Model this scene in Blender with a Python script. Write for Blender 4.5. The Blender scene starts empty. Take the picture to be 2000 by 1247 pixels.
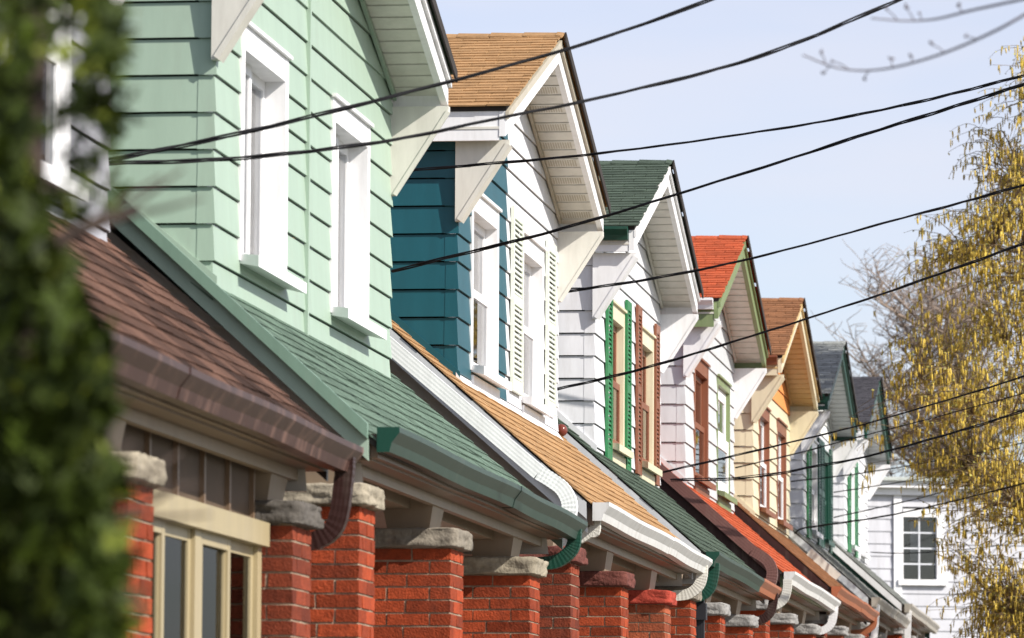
import bpy, math, random
import numpy as np
from mathutils import Vector, noise as mnoise
random.seed(7)
scene = bpy.context.scene
COL = scene.collection

# ---------------------------------------------------------------- camera
F_PX = 9500.0; CX, CY = 1000.0, 623.5; VPX, VPY = 2300.0, 1555.0; ROLL = math.radians(0.45)
CAM = Vector((0, 0, 1.6))
Yc = Vector((VPX-CX, VPY-CY, F_PX)).normalized()
up0 = Vector((-math.sin(ROLL), -math.cos(ROLL), 0)); Zc = (up0-Yc*up0.dot(Yc)).normalized()
Xc = Yc.cross(Zc)
if Xc.x < 0: Xc = -Xc
def cam2w(v): return Vector((Xc.dot(v), Yc.dot(v), Zc.dot(v)))
RIGHT = cam2w(Vector((1, 0, 0))); UP = cam2w(Vector((0, -1, 0))); FWD = cam2w(Vector((0, 0, 1)))
cd = bpy.data.cameras.new('camera'); cam = bpy.data.objects.new('camera', cd); COL.objects.link(cam)
m = cam.matrix_world.copy(); m.identity()
for i in range(3):
    m[i][0] = RIGHT[i]; m[i][1] = UP[i]; m[i][2] = -FWD[i]; m[i][3] = CAM[i]
cam.matrix_world = m
cd.sensor_width = 36; cd.lens = F_PX/2000*36; cd.clip_start = .2; cd.clip_end = 3000
cd.dof.use_dof = True; cd.dof.focus_distance = 34.0; cd.dof.aperture_fstop = 7.1
scene.camera = cam
def at(u, v, y):
    "point of the place at distance y along the street that the photo shows at pixel (u, v)"
    r = cam2w(Vector((u-CX, v-CY, F_PX))); return CAM + r*(y/r.y)
def atx(u, v, x):
    r = cam2w(Vector((u-CX, v-CY, F_PX))); return CAM + r*(x/r.x)

# ---------------------------------------------------------------- light
SUN = Vector((1.0, -.45, .82)).normalized()
EL = math.asin(SUN.z); AZ = math.atan2(SUN.x, SUN.y)
w = bpy.data.worlds.new('World'); scene.world = w; w.use_nodes = True
nt = w.node_tree; nt.nodes.clear()
sky = nt.nodes.new('ShaderNodeTexSky'); sky.sky_type = 'NISHITA'; sky.sun_disc = False
sky.sun_elevation = EL; sky.sun_rotation = AZ; sky.air_density = 1.0; sky.dust_density = 1.2; sky.ozone_density = 3.5; sky.altitude = 100
bg = nt.nodes.new('ShaderNodeBackground'); bg.inputs[1].default_value = .125
wo = nt.nodes.new('ShaderNodeOutputWorld')
hs = nt.nodes.new('ShaderNodeHueSaturation'); hs.inputs['Saturation'].default_value = .64; hs.inputs['Hue'].default_value = .52; hs.inputs['Value'].default_value = 1.04
# thin streaks of high cloud
tcw = nt.nodes.new('ShaderNodeTexCoord'); mpw = nt.nodes.new('ShaderNodeMapping'); mpw.inputs['Scale'].default_value = (3, 3, 14); nz = nt.nodes.new('ShaderNodeTexNoise'); nz.inputs['Scale'].default_value = 2.2; nz.inputs['Detail'].default_value = 4
mrw = nt.nodes.new('ShaderNodeMapRange'); mrw.inputs[1].default_value = .35; mrw.inputs[2].default_value = .75; mrw.inputs[4].default_value = .6
mxw = nt.nodes.new('ShaderNodeMix'); mxw.data_type = 'RGBA'; mxw.inputs['B'].default_value = (4.75, 4.7, 5.15, 1)
nt.links.new(tcw.outputs['Generated'], mpw.inputs[0]); nt.links.new(mpw.outputs[0], nz.inputs[0]); nt.links.new(nz.outputs[0], mrw.inputs[0]); nt.links.new(mrw.outputs[0], mxw.inputs['Factor'])
nt.links.new(sky.outputs[0], hs.inputs['Color']); nt.links.new(hs.outputs[0], mxw.inputs['A']); nt.links.new(mxw.outputs['Result'], bg.inputs[0]); nt.links.new(bg.outputs[0], wo.inputs[0])
sl = bpy.data.lights.new('sun', 'SUN'); sl.energy = 5.0; sl.angle = math.radians(.55); sl.color = (1, .94, .85)
so = bpy.data.objects.new('sun', sl); COL.objects.link(so); so.rotation_euler = SUN.to_track_quat('Z', 'Y').to_euler()
so.location = (20, 10, 30)
scene.view_settings.view_transform = 'Standard'; scene.view_settings.look = 'None'
scene.view_settings.exposure = .52; scene.view_settings.gamma = 1; scene.view_settings.use_curve_mapping = False

# ---------------------------------------------------------------- materials
MATS = {}
def M(name, col, rough=.6, isl=0, noise=0, nscale=4, bump=0, bscale=120, stretch=(1, 1, 1), spec=.35, stain=None, stain_amt=0, stain_scale=2.0, trans=0):
    if name in MATS: return MATS[name]
    mt = bpy.data.materials.new(name); mt.use_nodes = True; t = mt.node_tree; N = t.nodes; L = t.links
    b = N['Principled BSDF']; b.inputs['Roughness'].default_value = rough; b.inputs['Specular IOR Level'].default_value = spec
    rgb = N.new('ShaderNodeRGB'); rgb.outputs[0].default_value = (*col, 1); cur = rgb.outputs[0]
    tc = N.new('ShaderNodeTexCoord'); mp = N.new('ShaderNodeMapping'); mp.inputs['Scale'].default_value = stretch
    L.new(tc.outputs['Object'], mp.inputs[0])
    def mul(cur, fac_sock, amt):
        mr = N.new('ShaderNodeMapRange'); mr.inputs[3].default_value = 1-amt; mr.inputs[4].default_value = 1+amt
        L.new(fac_sock, mr.inputs[0])
        mx = N.new('ShaderNodeVectorMath'); mx.operation = 'SCALE'
        L.new(cur, mx.inputs[0]); L.new(mr.outputs[0], mx.inputs['Scale']); return mx.outputs[0]
    if isl:
        g = N.new('ShaderNodeNewGeometry'); cur = mul(cur, g.outputs['Random Per Island'], isl)
    if noise:
        n = N.new('ShaderNodeTexNoise'); n.inputs['Scale'].default_value = nscale; n.inputs['Detail'].default_value = 6; n.inputs['Roughness'].default_value = .65
        L.new(mp.outputs[0], n.inputs[0])
        st = N.new('ShaderNodeMapRange'); st.inputs[1].default_value = .28; st.inputs[2].default_value = .72; L.new(n.outputs[0], st.inputs[0])
        cur = mul(cur, st.outputs[0], noise)
    if stain:
        n2 = N.new('ShaderNodeTexNoise'); n2.inputs['Scale'].default_value = stain_scale; n2.inputs['Detail'].default_value = 8; n2.inputs['Roughness'].default_value = .7
        L.new(mp.outputs[0], n2.inputs[0])
        r2 = N.new('ShaderNodeMapRange'); r2.inputs[1].default_value = .52; r2.inputs[2].default_value = .72; r2.inputs[4].default_value = stain_amt; L.new(n2.outputs[0], r2.inputs[0])
        mx = N.new('ShaderNodeMix'); mx.data_type = 'RGBA'; L.new(r2.outputs[0], mx.inputs['Factor']); L.new(cur, mx.inputs['A']); mx.inputs['B'].default_value = (*stain, 1)
        cur = mx.outputs['Result']
    L.new(cur, b.inputs['Base Color'])
    if bump:
        n3 = N.new('ShaderNodeTexNoise'); n3.inputs['Scale'].default_value = bscale; n3.inputs['Detail'].default_value = 4; L.new(mp.outputs[0], n3.inputs[0])
        bp = N.new('ShaderNodeBump'); bp.inputs['Strength'].default_value = bump; bp.inputs['Distance'].default_value = .01; L.new(n3.outputs[0], bp.inputs['Height']); L.new(bp.outputs[0], b.inputs['Normal'])
    if trans: b.inputs['Transmission Weight'].default_value = trans
    MATS[name] = mt; return mt
def paint(name, col, rough=.42, dirt=.10, stain=(.25, .22, .18), sa=.16):
    return M(name, col, rough, noise=dirt, nscale=2.5, stretch=(3.5, 3.5, .6), bump=.05, bscale=9, stain=stain, stain_amt=sa*1.3, stain_scale=2.2, spec=.4)
def shingle(name, col, isl=.17, noise=.22):
    return M(name, col, .92, isl=isl, noise=noise, nscale=9, bump=.5, bscale=260, spec=.15, stain=(col[0]*.45, col[1]*.45, col[2]*.48), stain_amt=.45, stain_scale=3)
WHITE = paint('white paint', (.74, .74, .75)); WSID = paint('white aluminium siding', (.66, .665, .69)); CREAM = paint('cream paint', (.62, .56, .40))
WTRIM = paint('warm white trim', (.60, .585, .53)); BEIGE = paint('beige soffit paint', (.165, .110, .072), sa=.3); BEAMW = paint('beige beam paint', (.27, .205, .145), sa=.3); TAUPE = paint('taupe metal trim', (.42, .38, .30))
GREEN = paint('mint green siding', (.305, .40, .322), dirt=.06, sa=.10); GTRIM = paint('mint green trim', (.165, .26, .20)); TEAL = paint('dark teal siding', (.007, .072, .096), dirt=.12, sa=.05, stain=(.02, .07, .09))
DGREEN = paint('dark green metal', (.006, .050, .032), sa=.08); BGREEN = paint('bright green shutter paint', (.022, .165, .058)); OLIVE = paint('olive green trim', (.17, .22, .10)); PALEG = paint('pale green shutter paint', (.58, .62, .545))
BROWN = paint('reddish brown window paint', (.20, .07, .035)); DBROWN = paint('dark brown trim', (.030, .011, .009)); GUTBR = paint('brown gutter paint', (.048, .022, .017), sa=.4, stain=(.30, .17, .13)); COPPER = paint('rust brown gutter', (.33, .11, .05))
ORSID = M('orange boards', (.62, .24, .075), .7, noise=.15, nscale=6, stretch=(1, 12, .5), bump=.1)
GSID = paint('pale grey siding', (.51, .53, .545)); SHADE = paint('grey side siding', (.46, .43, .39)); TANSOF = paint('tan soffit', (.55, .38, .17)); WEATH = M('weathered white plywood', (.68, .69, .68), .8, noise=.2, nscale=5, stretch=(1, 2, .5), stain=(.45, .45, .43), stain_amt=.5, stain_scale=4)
GGUT = paint('weathered green gutter', (.028, .052, .040), sa=.45, stain=(.06, .08, .06)); WGUT = paint('stained white gutter', (.62, .62, .61), sa=.5, stain=(.36, .34, .30)); GREYGUT = paint('grey brown gutter', (.36, .33, .28), sa=.5)
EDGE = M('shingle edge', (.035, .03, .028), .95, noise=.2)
SH = dict(brown0=shingle('brown shingles', (.078, .042, .030), .65, .35), green1=shingle('mint green shingles', (.098, .145, .112), .22, .3), tan=shingle('tan shingles', (.345, .205, .098), .14),
          dkgreen=shingle('dark green shingles', (.062, .085, .064)), orange=shingle('orange shingles', (.40, .085, .034), .14), brown5=shingle('rust brown shingles', (.225, .105, .05), .2),
          grey=shingle('grey shingles', (.25, .26, .245), .2), purple=shingle('slate purple shingles', (.055, .053, .06), .2))
BRICKS = [M('red brick %s' % n, c, .85, isl=.38, noise=.3, nscale=25, bump=.6, bscale=90, spec=.2, stain=(.10, .035, .025), stain_amt=.3, stain_scale=6) for n, c in (('bright', (.245, .041, .0135)), ('dark', (.16, .032, .014)), ('pale', (.26, .067, .03)))]
MORTAR = M('mortar', (.32, .245, .175), .95, noise=.3, nscale=30, bump=.5)
def stone(name, c): return M(name, c, .9, noise=.4, nscale=14, bump=.9, bscale=40, stain=(c[0]*.3, c[1]*.3, c[2]*.3), stain_amt=.6, stain_scale=7, spec=.2)
STONES = dict(beige=stone('beige stone', (.29, .255, .195)), dark=stone('dark grey stone', (.10, .09, .08)), grey=stone('grey stone', (.26, .253, .245)), red=stone('red sandstone', (.13, .045, .036)), paint=stone('red painted stone', (.33, .05, .032)), taupe=stone('taupe stone', (.21, .185, .15)))
DARK = M('dark interior', (.02, .02, .022), .9); CURTAIN = M('white curtain', (.80, .80, .80), .9, noise=.06, nscale=3); CURTG = M('grey lace curtain', (.24, .24, .26), .9, noise=.2, nscale=20)
RUBBER = M('black cable rubber', (.006, .006, .008), .6, spec=.2); CLAY = paint('pink beige brown', (.33, .22, .17))
def glass_mat(name='window glass', refl=1.0):
    mt = bpy.data.materials.new(name); mt.use_nodes = True; t = mt.node_tree; N = t.nodes; L = t.links
    for n in list(N): N.remove(n)
    tr = N.new('ShaderNodeBsdfTransparent'); tr.inputs[0].default_value = (.86, .88, .90, 1)
    gl = N.new('ShaderNodeBsdfGlossy'); gl.inputs['Roughness'].default_value = .02; gl.inputs[0].default_value = (refl, refl, refl, 1)
    fr = N.new('ShaderNodeFresnel'); fr.inputs[0].default_value = 1.5
    tc = N.new('ShaderNodeTexCoord'); ns = N.new('ShaderNodeTexNoise'); ns.inputs['Scale'].default_value = 2.5; bp = N.new('ShaderNodeBump'); bp.inputs['Strength'].default_value = .05
    L.new(tc.outputs['Object'], ns.inputs[0]); L.new(ns.outputs[0], bp.inputs['Height']); L.new(bp.outputs[0], gl.inputs['Normal'])
    mx = N.new('ShaderNodeMixShader'); o = N.new('ShaderNodeOutputMaterial')
    L.new(fr.outputs[0], mx.inputs[0]); L.new(tr.outputs[0], mx.inputs[1]); L.new(gl.outputs[0], mx.inputs[2]); L.new(mx.outputs[0], o.inputs[0]); return mt
GLASS = glass_mat(); DIMGLASS = glass_mat('dimmed reflection glass', .42)  # porch panes: sky reflection dimmed through the gloss colour

# ---------------------------------------------------------------- mesh helpers
class MB:
    def __init__(s): s.v = []; s.f = []; s.m = []
    def pts(s, ps):
        k = len(s.v); s.v += [tuple(p) for p in ps]; return k
    def face(s, idx, m=0): s.f.append(tuple(idx)); s.m.append(m)
    def poly(s, ps, m=0):
        k = s.pts(ps); s.face(range(k, k+len(ps)), m)
    def hexa(s, p, m=0):       # p[0:4] one face ring, p[4:8] the opposite ring
        k = s.pts(p)
        for q in ((3, 2, 1, 0), (4, 5, 6, 7), (0, 1, 5, 4), (1, 2, 6, 5), (2, 3, 7, 6), (3, 0, 4, 7)): s.face([k+i for i in q], m)
    def box(s, x0, x1, y0, y1, z0, z1, m=0):
        s.hexa([(x0, y0, z0), (x1, y0, z0), (x1, y1, z0), (x0, y1, z0), (x0, y0, z1), (x1, y0, z1), (x1, y1, z1), (x0, y1, z1)], m)
    def prism(s, ps, vec, m=0):
        n = len(ps); vec = Vector(vec); k = s.pts(ps); s.pts([Vector(p)+vec for p in ps])
        s.face([k+i for i in range(n)][::-1], m); s.face([k+n+i for i in range(n)], m)
        for i in range(n): j = (i+1) % n; s.face((k+i, k+j, k+n+j, k+n+i), m)
    def sweep(s, path, sect, upv=None, m=0, scales=None, cap=True):
        "sweep a 2D section (list of (a,b)) along a path"
        path = [Vector(p) for p in path]; n = len(sect); k0 = len(s.v)
        for i, p in enumerate(path):
            t = (path[min(i+1, len(path)-1)]-path[max(i-1, 0)]).normalized()
            ref = Vector(upv) if upv is not None else (Vector((0, 0, 1)) if abs(t.z) < .95 else Vector((0, 1, 0)))
            a = t.cross(ref).normalized(); b = a.cross(t).normalized(); sc = scales[i] if scales else 1
            s.pts([p+a*(q[0]*sc)+b*(q[1]*sc) for q in sect])
        for i in range(len(path)-1):
            for j in range(n):
                a = k0+i*n+j; b = k0+i*n+(j+1) % n; s.face((a, b, b+n, a+n), m)
        if cap:
            s.face([k0+j for j in range(n)][::-1], m); s.face([k0+(len(path)-1)*n+j for j in range(n)], m)
    def tube(s, path, r, n=6, m=0, radii=None):
        sect = [(math.cos(2*math.pi*j/n)*(1 if radii else r), math.sin(2*math.pi*j/n)*(1 if radii else r)) for j in range(n)]
        s.sweep(path, sect, m=m, scales=radii)
    def build(s, name, mats, parent=None, smooth=False, fix=True):
        if not s.v: return None
        if not isinstance(mats, (list, tuple)): mats = [mats]
        off = Vector((0, 0, 0)); q = parent
        if parent is not None: off = ROOTLOC.get(parent.name, Vector((0, 0, 0)))
        me = bpy.data.meshes.new(name); vv = (np.array(s.v, float)-np.array(off)); me.from_pydata(vv.tolist(), [], s.f)
        for mt in mats: me.materials.append(mt)
        if len(mats) > 1: me.polygons.foreach_set('material_index', s.m)
        if smooth: me.polygons.foreach_set('use_smooth', [True]*len(me.polygons))
        if fix:
            import bmesh
            bm = bmesh.new(); bm.from_mesh(me); bmesh.ops.recalc_face_normals(bm, faces=bm.faces); bm.to_mesh(me); bm.free()
        me.update()
        o = bpy.data.objects.new(name, me); COL.objects.link(o)
        if parent is not None: o.parent = parent; ROOTLOC[o.name] = off
        return o
ROOTLOC = {}
def tag(o, label=None, cat=None, group=None, kind=None):
    if label: o['label'] = label
    if cat: o['category'] = cat
    if group: o['group'] = group
    if kind: o['kind'] = kind
    return o
def empty(name, loc, label, cat, group=None):
    o = bpy.data.objects.new(name, None); o.empty_display_size = .2; COL.objects.link(o); o.location = loc; ROOTLOC[o.name] = Vector(loc)
    return tag(o, label, cat, group)
def R(a, b): return random.uniform(a, b)

def shingles(mb, O, a, u, La, Lu, exp=.11, tab=.30, m=0, t=.009, half=True, ragged=.006):
    "courses of tabs: O eave corner, a along the eave, u up the slope"
    O = Vector(O); a = Vector(a).normalized(); u = Vector(u).normalized(); n = a.cross(u).normalized()
    if n.z < 0: n = -n
    rows = int(Lu/exp)
    for r in range(rows+1):
        s0 = r*exp - (.012 if r == 0 else 0); s1 = min((r+1)*exp+.02, Lu)
        if s1 <= s0+.02: continue
        ph = (r*.37 % 1)*tab+R(-.01, .01); x = -ph; wob = R(0, 10)
        while x < La:
            x0 = max(x+.004, R(-ragged, ragged)); x1 = min(x+tab-.004, La+R(-ragged, ragged)); x += tab
            if x1-x0 < .015: continue
            nseg = 2; prev = None
            tl = t*R(.8, 1.3); lift = R(0, .004) if random.random() < .12 else 0
            d = R(-.005, .005)
            p0 = O+a*x0+u*(s0+d); p1 = O+a*x1+u*(s0+d+R(-.001, .001)); p2 = O+a*x1+u*s1; p3 = O+a*x0+u*s1
            mb.hexa([p0+n*-.002, p1+n*-.002, p2+n*-.004, p3+n*-.004, p0+n*(tl+lift), p1+n*(tl+lift), p2+n*.001, p3+n*.001], m)

def louvre_shutter(mb, x, y0, y1, z0, z1, th=.022):
    st = .06; sx = x+.015
    mb.box(sx, sx+th, y0, y0+st, z0, z1); mb.box(sx, sx+th, y1-st, y1, z0, z1)
    zm = (z0+z1)/2
    for a, b in ((z0, z0+.09), (zm-.035, zm+.035), (z1-.08, z1)): mb.box(sx+.001, sx+th-.001, y0+st, y1-st, a, b)
    for a, b in ((z0+.09, zm-.035), (zm+.035, z1-.08)):
        n = max(2, int((b-a)/.036)); h = (b-a)/n
        for i in range(n):
            z = a+(i+.5)*h
            mb.hexa([(sx+.003, y0+st, z+.012), (sx+.003, y1-st, z+.012), (sx+.006, y1-st, z+.017), (sx+.006, y0+st, z+.017),
                     (sx+th-.004, y0+st, z-.016), (sx+th-.004, y1-st, z-.016), (sx+th-.001, y1-st, z-.011), (sx+th-.001, y0+st, z-.011)])

def capstone(parent, cx, cy, ztop, mat, w=.54, h=.105, seed=0):
    import bmesh
    bm = bmesh.new(); bmesh.ops.create_cube(bm, size=1)
    bmesh.ops.subdivide_edges(bm, edges=bm.edges, cuts=11, use_grid_fill=True)
    off = ROOTLOC[parent.name]; sd = Vector((seed*3.1, seed*1.7, 0))
    for v in bm.verts:
        p = v.co.copy(); q = Vector((p.x*w, p.y*w, p.z*h))
        # round the arrises
        k = .018
        for ax, half in ((0, w/2), (1, w/2), (2, h/2)): pass
        ix = max(abs(q.x)-(w/2-k), 0)/k; iy = max(abs(q.y)-(w/2-k), 0)/k; iz = max(abs(q.z)-(h/2-k), 0)/k
        l = math.sqrt(ix*ix+iy*iy+iz*iz)
        if l > 1:
            for ax, ii, half in ((0, ix, w/2), (1, iy, w/2), (2, iz, h/2)):
                if ii > 0: q[ax] = math.copysign(half-k+ii/l*k, q[ax])
        nn = 1.5*abs(mnoise.noise(q*13+sd))-.5+.5*mnoise.cell(q*22+sd)*.6; n2 = mnoise.noise(q*45+sd)
        d = Vector((p.x if abs(p.x) > .49 else 0, p.y if abs(p.y) > .49 else 0, (p.z*.35) if abs(p.z) > .49 else 0))
        if d.length > 0: q += d.normalized()*(nn*.018+n2*.008)*(.5 if abs(p.z) > .49 else 1)
        v.co = q+Vector((cx, cy, ztop-h/2))-off
    me = bpy.data.meshes.new('capstone'); bm.to_mesh(me); bm.free(); me.materials.append(mat)
    me.polygons.foreach_set('use_smooth', [True]*len(me.polygons))
    o = bpy.data.objects.new('capstone', me); COL.objects.link(o); o.parent = parent; ROOTLOC[o.name] = off; return o

def pillar(root, cx, cy, ztop, zbot, stonem, brick, w=.44, wy=.44, seed=0):
    zc = ztop-.105; mb = MB(); hx = w/2; hy = wy/2; ch = .0668; n = int((zc-zbot)/ch)+1
    mb.box(cx-hx+.0055, cx+hx-.0055, cy-hy+.0055, cy+hy-.0055, zc-n*ch, zc+.02, 1)
    def bk(x0, x1, y0, y1, z):
        j = lambda: R(-.003, .003)
        mb.hexa([(x0+j(), y0+j(), z), (x1+j(), y0+j(), z), (x1+j(), y1+j(), z), (x0+j(), y1+j(), z), (x0+j(), y0+j(), z+.057+j()*.5), (x1+j(), y0+j(), z+.057), (x1+j(), y1+j(), z+.057+j()*.5), (x0+j(), y1+j(), z+.057)], 0)
    for i in range(n):
        z = zc-(i+1)*ch+.006
        if i % 2 == 0:
            for s in (-1, 1):
                y0, y1 = sorted((cy+s*hy, cy+s*(hy-.1))); sp = R(-.035, .035)
                bk(cx-hx, cx+sp-.005, y0, y1, z); bk(cx+sp+.005, cx+hx, y0, y1, z)
                x0, x1 = sorted((cx+s*hx, cx+s*(hx-.1))); bk(x0, x1, cy-hy+.11, cy+hy-.11, z)
        else:
            for s in (-1, 1):
                x0, x1 = sorted((cx+s*hx, cx+s*(hx-.105))); bk(x0, x1, cy-hy, cy-.005, z); bk(x0, x1, cy+.005, cy+hy, z)
                y0, y1 = sorted((cy+s*hy, cy+s*(hy-.1))); bk(cx-hx+.115, cx+hx-.115, y0, y1, z)
    o = mb.build('brick_pillar', [brick, MORTAR], root)
    capstone(o, cx, cy, ztop, stonem, w=w+.09, seed=seed)
    return o

def rect(wd, ht, rib=True):
    "downspout section with shallow flutes"
    a, b = wd/2, ht/2; pts = []
    def edge(p, q, n):
        for i in range(n):
            t = i/n; k = .0 if (not rib or i % 2 == 0) else 1
            x = p[0]+(q[0]-p[0])*t; y = p[1]+(q[1]-p[1])*t; f = 1-.014*k; pts.append((x*f, y*f))
    edge((-a, -b), (a, -b), 8); edge((a, -b), (a, b), 6); edge((a, b), (-a, b), 8); edge((-a, b), (-a, -b), 6); return pts
def smooth_path(P, n=10):
    "Catmull-Rom through points"
    P = [Vector(p) for p in P]; Q = [P[0]*2-P[1]]+P+[P[-1]*2-P[-2]]; out = []
    for i in range(1, len(Q)-2):
        for k in range(n):
            t = k/n; a, b, c, d = Q[i-1:i+3]
            out.append(.5*((2*b)+(c-a)*t+(2*a-5*b+4*c-d)*t*t+(3*b-a-3*c+d)*t**3))
    out.append(P[-1]); return out
def elbow(P, wd=.085, ht=.07, up=(0, 1, 0), ribs=True, n=8):
    mb = MB(); path = smooth_path(P, n)
    sc = [(1.0 if i % 2 else .965) for i in range(len(path))] if ribs else None
    mb.sweep(path, rect(wd, ht), upv=up, scales=sc); return mb
def kgutter(mb, p0, p1, out, h=.115, wd=.105, m=0, mcap=None):
    "K-style eaves trough from p0 to p1 (its top back edge), out = unit vector away from the house"
    out = Vector(out); z = Vector((0, 0, 1)); p0 = Vector(p0); p1 = Vector(p1); k = len(mb.v)
    prof = [(0, 0), (0, -h), (wd*.55, -h), (wd*.66, -h*.62), (wd*.9, -h*.34), (wd, -h*.22), (wd, 0), (wd-.015, 0), (wd-.015, -.012), (wd-.012, -h*.2), (wd*.6, -h*.6), (wd*.5, -h+.006), (.006, -h+.006), (.006, 0)]
    n = len(prof); N = 9; ph = R(0, 9); L = (p1-p0).length
    for i in range(N+1):
        c = p0.lerp(p1, i/N)+z*(.004*math.sin(ph+i*.9)*(0 if L < 2.5 else 1)); mb.pts([c+out*q[0]+z*q[1] for q in prof])
    for i in range(N):
        for j in range(n): a = k+i*n+j; b = k+i*n+(j+1) % n; mb.face((a, b, b+n, a+n), m)
    for c in (p0, p1): mb.poly([c+out*q[0]+z*q[1] for q in prof[:7]], m if mcap is None else mcap)

# ---------------------------------------------------------------- houses
XW, XR, XE = -4.62, -4.28, -3.60     # dormer front wall, rake front, porch eave
XB = -7.62                           # main ridge
PITCH = .325; EXP = .182; LIP = .014; GAP = .009
def roofz(x, sl=.88): return 3.24+sl*(-3.62-x)

def house(i, H):
    yc, dz, y0, y1 = H['yc'], H['dz'], H['y0'], H['y1']; hw = H.get('hw', 2.58); he = H.get('he', 2.73)
    root = empty('row_house', (XB, (y0+y1)/2, .0205*yc), H['label'], 'house', 'row houses along the street')
    P = lambda mb, name, mats, par=root, smooth=False: mb.build(name, mats, par, smooth)
    ZR = 6.77+dz; SL = H.get('sl', .88); RZ0 = H.get('roof_drop', 0); RU = H.get('rake_up', 0); KS = H.get('rake_sl'); rz = lambda x: roofz(x, SL)+dz-RZ0
    zg = .0205*yc
    # ---- lower house: brick body
    mb = MB(); mb.box(-11.5, -5.35, y0+.35, y1-.35, zg-.4, 3.08+dz); P(mb, 'brick_body', BRICKS[1])
    mb = MB(); mb.box(-5.35, -3.3, y0+.2, y1-.2, zg-.4, zg+.45); P(mb, 'porch_floor', M('porch concrete', (.32, .31, .29), .9, noise=.2))
    # side gable siding under the main roof
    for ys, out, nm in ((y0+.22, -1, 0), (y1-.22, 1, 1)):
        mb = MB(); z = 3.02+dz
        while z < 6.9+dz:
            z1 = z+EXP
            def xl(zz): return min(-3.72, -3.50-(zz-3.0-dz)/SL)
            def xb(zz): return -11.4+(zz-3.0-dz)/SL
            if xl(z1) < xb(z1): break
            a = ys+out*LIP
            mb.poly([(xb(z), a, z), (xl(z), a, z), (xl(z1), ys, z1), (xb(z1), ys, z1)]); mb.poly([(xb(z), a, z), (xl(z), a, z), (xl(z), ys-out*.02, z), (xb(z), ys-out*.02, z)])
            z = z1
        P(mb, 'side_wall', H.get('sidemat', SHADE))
    # ---- main roof
    mb = MB(); th = .03
    mb.prism([(XE, y0, rz(XE)), (XB, y0, rz(XB)), (XB-3.9, y0, rz(XB)-3.86*SL), (XB-3.9, y0, rz(XB)-3.86*SL-th), (XB, y0, rz(XB)-th), (XE, y0, rz(XE)-th)], (0, y1-y0, 0), 1)
    u = Vector((-1, 0, SL)); Lu = (XE-XB)*math.sqrt(1+SL**2)
    shingles(mb, (XE+.02, y0-.015, rz(XE)-.02+.012), (0, 1, 0), u, y1-y0+.03, Lu, exp=.118, tab=.31, m=0)
    P(mb, 'main_roof', [H['main'], EDGE])
    # rake boards of the main roof, near and far
    for ys, out in ((y0, -1), (y1, 1)):
        c = H['rake'] if out < 0 else H.get('rake_far', H['rake'])
        mb = MB()
        kz = (lambda x: roofz(x, KS)+dz) if KS and out < 0 else rz
        def plank(d0, d1, ya, yb, m=0):
            xe = XE-.06
            mb.hexa([(xe, ya, kz(xe)-d0), (XB, ya, kz(XB)-d0), (XB, ya, kz(XB)-d1), (xe, ya, kz(xe)-d1),
                     (xe, yb, kz(xe)-d0), (XB, yb, kz(XB)-d0), (XB, yb, kz(XB)-d1), (xe, yb, kz(xe)-d1)], m)
        lo = H.get('rake_h', .20)
        plank(.012-RU, H.get('rake_t', .115)-RU, ys+out*(.055 if RU else .012), ys+out*(.019 if RU else -.05), 0); plank(H.get('rake_t', .115)+.002-RU, lo-RU, ys+out*(.019 if RU else -.022), ys-out*(.02 if RU else .06), 1)
        P(mb, 'rake_board', [c, H.get('rake2', c)])
    # porch soffit, fascia, frieze beam, beam ends
    mb = MB(); ny = 0; zs = 3.115+dz; x = -3.66
    while x > -5.3:
        mb.box(x-.098, x, y0+.07, y1-.07, zs, zs+.012); x -= .10
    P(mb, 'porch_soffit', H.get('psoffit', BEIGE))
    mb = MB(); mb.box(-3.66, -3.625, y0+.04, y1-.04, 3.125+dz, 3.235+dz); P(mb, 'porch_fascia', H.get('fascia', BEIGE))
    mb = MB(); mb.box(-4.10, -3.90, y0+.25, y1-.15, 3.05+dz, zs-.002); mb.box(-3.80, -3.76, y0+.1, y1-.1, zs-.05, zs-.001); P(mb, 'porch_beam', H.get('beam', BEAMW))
    # gutter
    mb = MB(); ga, gb = (y0-.02, y1+.02); drop = .035
    if H.get('gutter2'):
        ysp = y0+(y1-y0)*.70; kgutter(mb, (XE-.02, ga, 3.262+dz), (XE-.02, ysp, 3.262+dz-drop*.7), (1, 0, 0), mcap=2); kgutter(mb, (XE-.018, ysp, 3.264+dz-drop*.7), (XE-.018, gb, 3.264+dz-drop), (1, 0, 0), m=1)
    else:
        kgutter(mb, (XE-.02, ga, 3.262+dz), (XE-.02, (ga+gb)/2+.6, 3.25+dz), (1, 0, 0), mcap=2); kgutter(mb, (XE-.016, (ga+gb)/2+.6, 3.252+dz), (XE-.016, gb, 3.262+dz-drop), (1, 0, 0))
    P(mb, 'gutter', [H['gutter'], H.get('gutter2', H['gutter']), H.get('gcap', H['gutter'])])
    # ---- dormer walls
    zb = 3.98+dz; yn, yf = yc-hw, yc+hw
    zeave = ZR-PITCH*he-.06
    smats = [H['siding'], H.get('siding2', H['siding']), H.get('gable', H['siding'])]
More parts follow.
